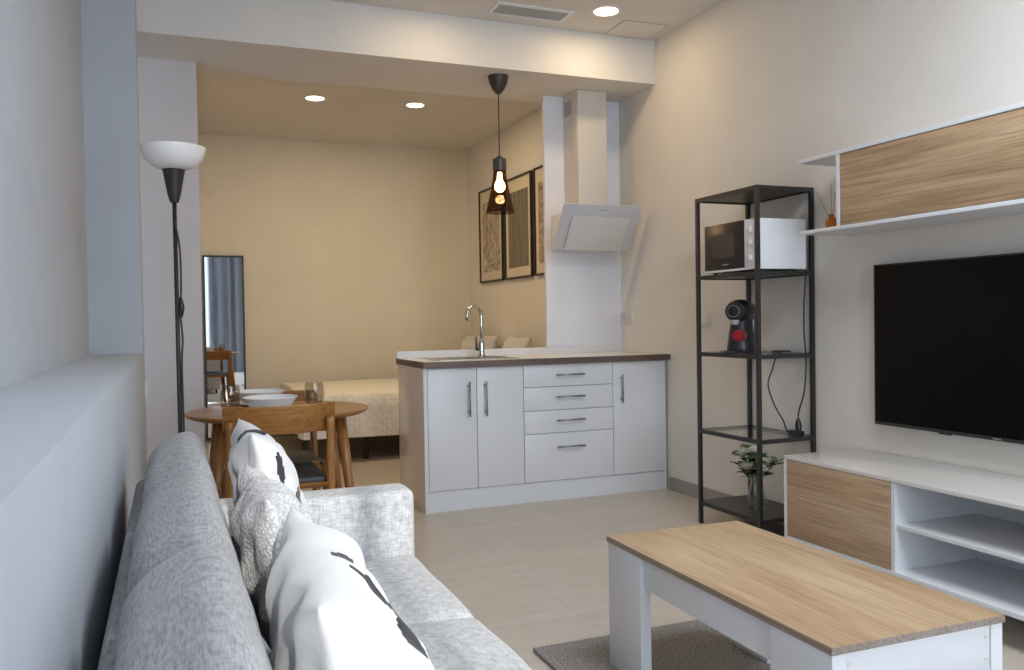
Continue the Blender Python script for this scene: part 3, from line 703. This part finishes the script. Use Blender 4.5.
t = thing('television', 'large flat black television mounted above the white stand', 'television', (0, 0, 0))
X, Y0, Y1, z0, z1 = 2.985, 1.70, 2.985, .636, 1.362
obj('housing', B(X + .006, X + .045, Y0 + .004, Y1 - .004, z0 + .004, z1 - .004, bev=.006), M['black_soft'], t)
obj('screen', B(X + .001, X + .0055, Y0 + .006, Y1 - .006, z0 + .014, z1 - .006), M['screen'], t)
bm = nb(); box(bm, X, X + .010, Y0, Y0 + .0055, z0, z1); box(bm, X, X + .010, Y1 - .0055, Y1, z0, z1); box(bm, X, X + .010, Y0 + .006, Y1 - .006, z1 - .0055, z1); box(bm, X, X + .010, Y0 + .006, Y1 - .006, z0, z0 + .0135)
obj('bezel', bm, mat('tv_bezel', (.03, .03, .032), .35), t)
obj('logo', B(X - .0005, X, 2.345, 2.385, z0 + .004, z0 + .0095), mat('silver_logo', (.45, .45, .46), .3, .7), t)
obj('sensor', B(X + .001, X + .012, 2.58, 2.64, z0 - .006, z0 - .0005, bev=.002), M['black_soft'], t)
obj('wall_bracket', B(X + .0455, XR - .001, 2.1, 2.55, .80, 1.15), M['black'], t)

t = thing('wall_cabinet', 'long white wall unit with pale oak door above the television', 'wall cabinet', (0, 0, 0))
X0, X1, Y0, Y1 = 2.75, XR - .001, 1.45, 3.20
obj('top_board', B(X0, X1, Y0, Y1, 1.846, 1.864, bev=.001), M['white'], t)
obj('bottom_board', B(X0, X1, Y0, Y1, 1.515, 1.531, bev=.001), M['white'], t)
for y in (2.945, Y0 + .10): obj('side_panel', B(X0 + .001, X1, y, y + .018, 1.5315, 1.8455), M['white'], t)
obj('door', B(X0 + .003, X0 + .019, Y0 + .12, 2.942, 1.533, 1.843, bev=.001), M['oak'], t, label='pale oak lift-up door')
obj('back_panel', B(X1 - .01, X1, Y0 + .12, 2.943, 1.532, 1.845), M['white_matt'], t)

t = thing('reed_diffuser', 'small amber reed diffuser on the wall unit end', 'diffuser', (2.90, 3.155, 1.5315))
obj('bottle', lathe(nb(), [(.001, 0), (.024, 0), (.027, .004), (.027, .050), (.022, .060), (.012, .066), (.012, .078), (.009, .078), (.009, .05), (.001, .05)], 28), M['amber'], t)
for a, b in ((-.03, .095), (.012, .01), (.03, -.02)):
    obj('reed', tube(nb(), [(0, 0, .045), (a * .7, b * .85, .20 if b > .05 else .225)], .0016, 6), M['reed'], t)

# ---------------------------------------------------------------- shelving unit
RX0, RX1, RY0, RY1, RH = 2.69, 3.045, 3.435, 3.965, 1.785
t = thing('shelving_unit', 'tall black metal shelving unit with glass shelves by the TV stand', 'shelf', (0, 0, 0))
s = .02
for x in (RX0, RX1 - s):
    for y in (RY0, RY1 - s): obj('post', B(x, x + s, y, y + s, 0, RH, bev=.0015), M['black'], t)
LV = [(.125, 'panel'), (.522, 'glass'), (.945, 'glass'), (1.362, 'panel'), (RH, 'top')]
for z, kind in LV:
    bm = nb(); a, b = z - .021, z - .001
    box(bm, RX0 + s, RX1 - s, RY0, RY0 + s, a, b); box(bm, RX0 + s, RX1 - s, RY1 - s, RY1, a, b); box(bm, RX0, RX0 + s, RY0 + s, RY1 - s, a, b); box(bm, RX1 - s, RX1, RY0 + s, RY1 - s, a, b)
    fr = obj('shelf_frame', bm, M['black'], t)
    if kind == 'glass': obj('glass_shelf', B(RX0 + s + .001, RX1 - s - .001, RY0 + s + .001, RY1 - s - .001, z - .007, z - .001), M['glass'], t, label='clear glass shelf')
    else: obj('shelf_board', B(RX0 + s + .001, RX1 - s - .001, RY0 + s + .001, RY1 - s - .001, z - .015, z - .001), M['black_panel'], t)

# microwave
t = thing('microwave', 'white microwave with black door on the upper shelf', 'microwave', (2.70, 3.665, 1.3615))
a, b, d, h = -.222, .222, .30, .262
obj('casing', B(.018, d, a, b, .010, h, bev=.004), M['white'], t)
obj('front', B(.0, .0175, a, a + .105, .010, h, bev=.002), M['white_matt'], t, label='white control panel')
dr = obj('door', B(-.002, .0175, a + .106, b, .022, h, bev=.002), M['black_soft'], t, label='black glass door')
obj('window', B(-.003, -.002, a + .185, b - .065, .085, h - .055), mat('microwave_window', (.055, .05, .042), .15), dr)
bm = nb()
for k in range(7): box(bm, -.0028, -.002, a + .235 + k * .008, a + .240 + k * .008, .044, .050)
obj('logo', bm, M['vent_grey'], dr)
obj('door_strip', B(-.001, .0175, a + .106, b, .010, .0215), M['white'], t)
for z in (.205, .145, .065): obj('knob', lathe(nb(), [(.016, 0), (.015, -.012), (.012, -.014), (.001, -.014)], 20, (-.0005, a + .053, z), 'X'), M['white'], t)
for x in (.04, .26):
    for y in (a + .04, b - .04): obj('foot', lathe(nb(), [(.001, 0), (.012, 0), (.012, .0098), (.001, .0098)], 12, (x, y, 0)), M['black_soft'], t)
obj('side_emboss', B(.085, .235, a - .0015, a + .001, .05, .20, bev=.001), M['white'], t)

# coffee machine (faces -X)
t = thing('coffee_machine', 'small round-headed black pod coffee machine on the glass shelf', 'coffee machine', (2.765, 3.715, .9445), math.radians(25)); t.scale = (1.12, 1.12, 1.0)
bm = nb()
prof = [(.062, .0), (.066, .008), (.066, .03), (.060, .07), (.056, .11), (.052, .15), (.050, .18)]
lathe(bm, [(.001, 0)] + prof + [(.001, .185)], 36)
for v in bm.verts: v.co.x = v.co.x * 1.15 + .055 + .25 * max(0, v.co.z - .1) * .3; v.co.y *= .98
obj('body', bm, M['black_soft'], t)
obj('head', lathe(nb(), [(.001, -.062), (.030, -.060), (.052, -.048), (.061, -.025), (.063, 0), (.060, .04), (.050, .08), (.03, .10), (.001, .105)], 36, (.045, 0, .220), 'X'), M['black_soft'], t)
obj('head_ring', lathe(nb(), [(.026, -.0645), (.031, -.065), (.034, -.0605), (.030, -.056)], 30, (.045, 0, .220), 'X'), mat('dark_ring', (.12, .12, .125), .3), t)
obj('red_badge', lathe(nb(), [(.001, -.008), (.024, -.007), (.026, 0), (.026, .03)], 30, (-.012, -.022, .092), 'X'), M['red'], t, label='red round button')
obj('badge_ring', lathe(nb(), [(.026, -.006), (.031, -.005), (.032, .02)], 30, (-.012, -.022, .092), 'X'), mat('dark_red_ring', (.25, .04, .05), .35), t)
obj('nozzle', lathe(nb(), [(.001, .148), (.016, .150), (.020, .165), (.020, .175)], 20, (-.005, 0, 0)), M['grey'], t)
bm = nb(); lathe(bm, [(.001, 0), (.050, 0), (.052, .006), (.048, .014), (.001, .014)], 30, (-.045, 0, 0)); obj('drip_tray', bm, M['black_soft'], t)
obj('water_tank', lathe(nb(), [(.001, .012), (.040, .012), (.044, .02), (.044, .20), (.040, .215), (.001, .215)], 28, (.150, 0, 0)), mat('smoky_tank', (.06, .06, .065), .15), t)

# vase with flowers
t = thing('flower_vase', 'clear glass vase of white flowers on the lowest shelf', 'vase', (2.845, 3.655, .1245))
pr = [(.001, 0), (.046, 0), (.050, .006), (.052, .04), (.044, .09), (.034, .13), (.033, .15), (.043, .185)]
obj('glass', lathe(nb(), pr + [(max(.001, r - .003), z + .003) for r, z in reversed(pr)], 36), M['glass'], t)
obj('water', lathe(nb(), [(.001, .005), (.046, .006), (.048, .04), (.041, .085), (.001, .085)], 30), M['water'], t)
def leaf_mesh(bm, base, d, ln, wd, up=V((0, 0, 1))):
    d = d.normalized(); sd = d.cross(up); sd = sd.normalized() if sd.length > .01 else V((1, 0, 0)); nn = sd.cross(d)
    pts = [(0, .05), (.25, .7), (.5, 1), (.75, .75), (1, .02)]; prev = None
    for s, w in pts:
        c = base + d * ln * s - V((0, 0, 1)) * ln * .25 * s * s
        row = [bm.verts.new(c + sd * wd * w), bm.verts.new(c - nn * wd * .25), bm.verts.new(c - sd * wd * w)]
        if prev: bm.faces.new((prev[0], prev[1], row[1], row[0])); bm.faces.new((prev[1], prev[2], row[2], row[1]))
        prev = row
random.seed(11)
tips = [(-.05, .055, .275), (-.03, -.03, .30), (-.055, .0, .215), (.02, .07, .31), (-.05, .12, .235), (.04, -.115, .27), (-.02, -.02, .335), (.02, .06, .29), (-.05, -.10, .30), (.05, .10, .31), (-.06, .06, .33)]
bmS, bmL, bmL2 = nb(), nb(), nb()
for i, tp in enumerate(tips):
    tp = V(tp); tube(bmS, smooth_path([(-tp.x * .3, -tp.y * .12, .015), (tp.x * .1, tp.y * .1, .14), tp], 4), .0022, 6)
    for k in range(13 if i > 3 else 8):
        a = random.uniform(0, 2 * PI); f = random.uniform(.62, 1.0)
        p = V((tp.x * .1, tp.y * .1, .14)).lerp(tp, (f - .5) * 2 if f > .5 else 0)
        leaf_mesh(bmL if random.random() < .65 else bmL2, p, V((math.cos(a), math.sin(a), random.uniform(.1, .9))), random.uniform(.045, .075), random.uniform(.013, .021))
obj('stems', bmS, M['leaf2'], t); obj('leaves', bmL, M['leaf'], t, 180); obj('pale_leaves', bmL2, M['leaf2'], t, 180)
for i, tp in enumerate(tips[:4]):
    bm = nb()
    for ring, (n, r, h) in enumerate(((5, .010, .026), (6, .018, .022), (7, .026, .014))):
        for k in range(n):
            a = 2 * PI * k / n + ring * .6
            leaf_mesh(bm, V((math.cos(a) * .004, math.sin(a) * .004, 0)), V((math.cos(a) * r, math.sin(a) * r, h)), .044, .02)
    lathe(bm, [(.001, 0), (.012, .006), (.015, .016), (.010, .026), (.001, .03)], 12)
    fl = obj('flower', bm, M['petal'], t, 180, loc=tuple(tp)); fl.scale = (1.35, 1.35, 1.2)

# cables and plug block
t = thing('power_strip', 'black socket block lying on the glass shelf near the wall', 'power strip', (2.985, 3.515, .5215))
obj('block', B(-.02, .02, -.042, .042, 0, .024, bev=.005), M['black_soft'], t)
obj('plug', lathe(nb(), [(.016, 0), (.017, .03), (.012, .05), (.006, .065), (.001, .066)], 16, (0, -.018, .0245)), M['black_soft'], t)
tag(obj('power_cable', tube(nb(), smooth_path([(3.004, 3.470, 1.42), (3.008, 3.46, 1.34), (3.002, 3.466, 1.20), (2.998, 3.462, 1.05), (3.010, 3.464, .90), (3.002, 3.470, .75), (2.99, 3.496, .65), (2.985, 3.497, .613)], 8), .0042, 8), M['black_soft']), 'black cable hanging straight down from the white microwave', 'cable')
tag(obj('power_cable', tube(nb(), smooth_path([(2.955, 3.66, .950), (2.99, 3.60, .952), (2.985, 3.55, .952), (2.94, 3.56, .952), (2.915, 3.57, .938), (2.90, 3.59, .86), (2.88, 3.60, .78), (2.90, 3.58, .68), (2.93, 3.55, .60), (2.955, 3.55, .545), (2.963, 3.535, .535)], 8), .004, 8), M['black_soft']), 'black cable curling down from the coffee machine to the socket block', 'cable')

# ---------------------------------------------------------------- light
W = bpy.data.worlds.new('sky'); bpy.context.scene.world = W; W.use_nodes = True
bg = W.node_tree.nodes['Background']; bg.inputs['Color'].default_value = (.72, .84, 1.0, 1); bg.inputs['Strength'].default_value = 1.6
s = bpy.data.lights.new('sun', 'SUN'); s.energy = 2.9; s.color = (1.0, .95, .88); s.angle = math.radians(.7)
so = bpy.data.objects.new('sun', s); C.objects.link(so); so.rotation_euler = V((.02, 1, -.365)).to_track_quat('-Z', 'Y').to_euler()
def area(name, loc, direction, sx, sy, energy, col):
    l = bpy.data.lights.new(name, 'AREA'); l.shape = 'RECTANGLE'; l.size = sx; l.size_y = sy; l.energy = energy; l.color = col
    o = bpy.data.objects.new(name, l); C.objects.link(o); o.location = loc; o.rotation_euler = V(direction).to_track_quat('-Z', 'Y').to_euler(); return o
area('added_window_fill', (XR + .06, (WY0 + WY1) / 2, (WZ0 + WZ1) / 2), (-1, .35, -.05), 2.2, 1.6, 12, (.74, .86, 1.0))  # fill lamp set in the added side window
area('front_window_fill', (2.32, YW - .03, 1.45), (-.1, 1, -.02), .9, 2.2, 65, (.76, .87, 1.0))  # frontal fill lamp added in the uncurtained part of the window
area('window_gap_daylight', (.30, YW - .03, 1.50), (.55, 1, -.02), .68, 2.5, 72, (.76, .87, 1.0))

# ---------------------------------------------------------------- camera
cam = bpy.data.cameras.new('camera'); co = bpy.data.objects.new('camera', cam); C.objects.link(co)
yaw, pitch, roll, f = 0.382589197, -0.0181864605, -0.0160968988, 849.904727
fwd = V((math.sin(yaw) * math.cos(pitch), math.cos(yaw) * math.cos(pitch), math.sin(pitch)))
r0 = V((math.cos(yaw), -math.sin(yaw), 0)); u0 = r0.cross(fwd)
r = r0 * math.cos(roll) + u0 * math.sin(roll); u = -r0 * math.sin(roll) + u0 * math.cos(roll)
co.matrix_world = Matrix(((r.x, u.x, -fwd.x, 0), (r.y, u.y, -fwd.y, 0), (r.z, u.z, -fwd.z, 1.14), (0, 0, 0, 1)))
cam.sensor_width = 36.0; cam.lens = f / 1024 * 36.0; cam.clip_start = .02
sc = bpy.context.scene; sc.camera = co
sc.view_settings.view_transform = 'Standard'; sc.view_settings.look = 'None'; sc.view_settings.exposure = 0.0
sc.cycles.use_denoising = True; sc.cycles.max_bounces = 10; sc.cycles.diffuse_bounces = 6; sc.cycles.transparent_max_bounces = 16
sc.cycles.sample_clamp_indirect = 6.0; sc.cycles.caustics_reflective = False
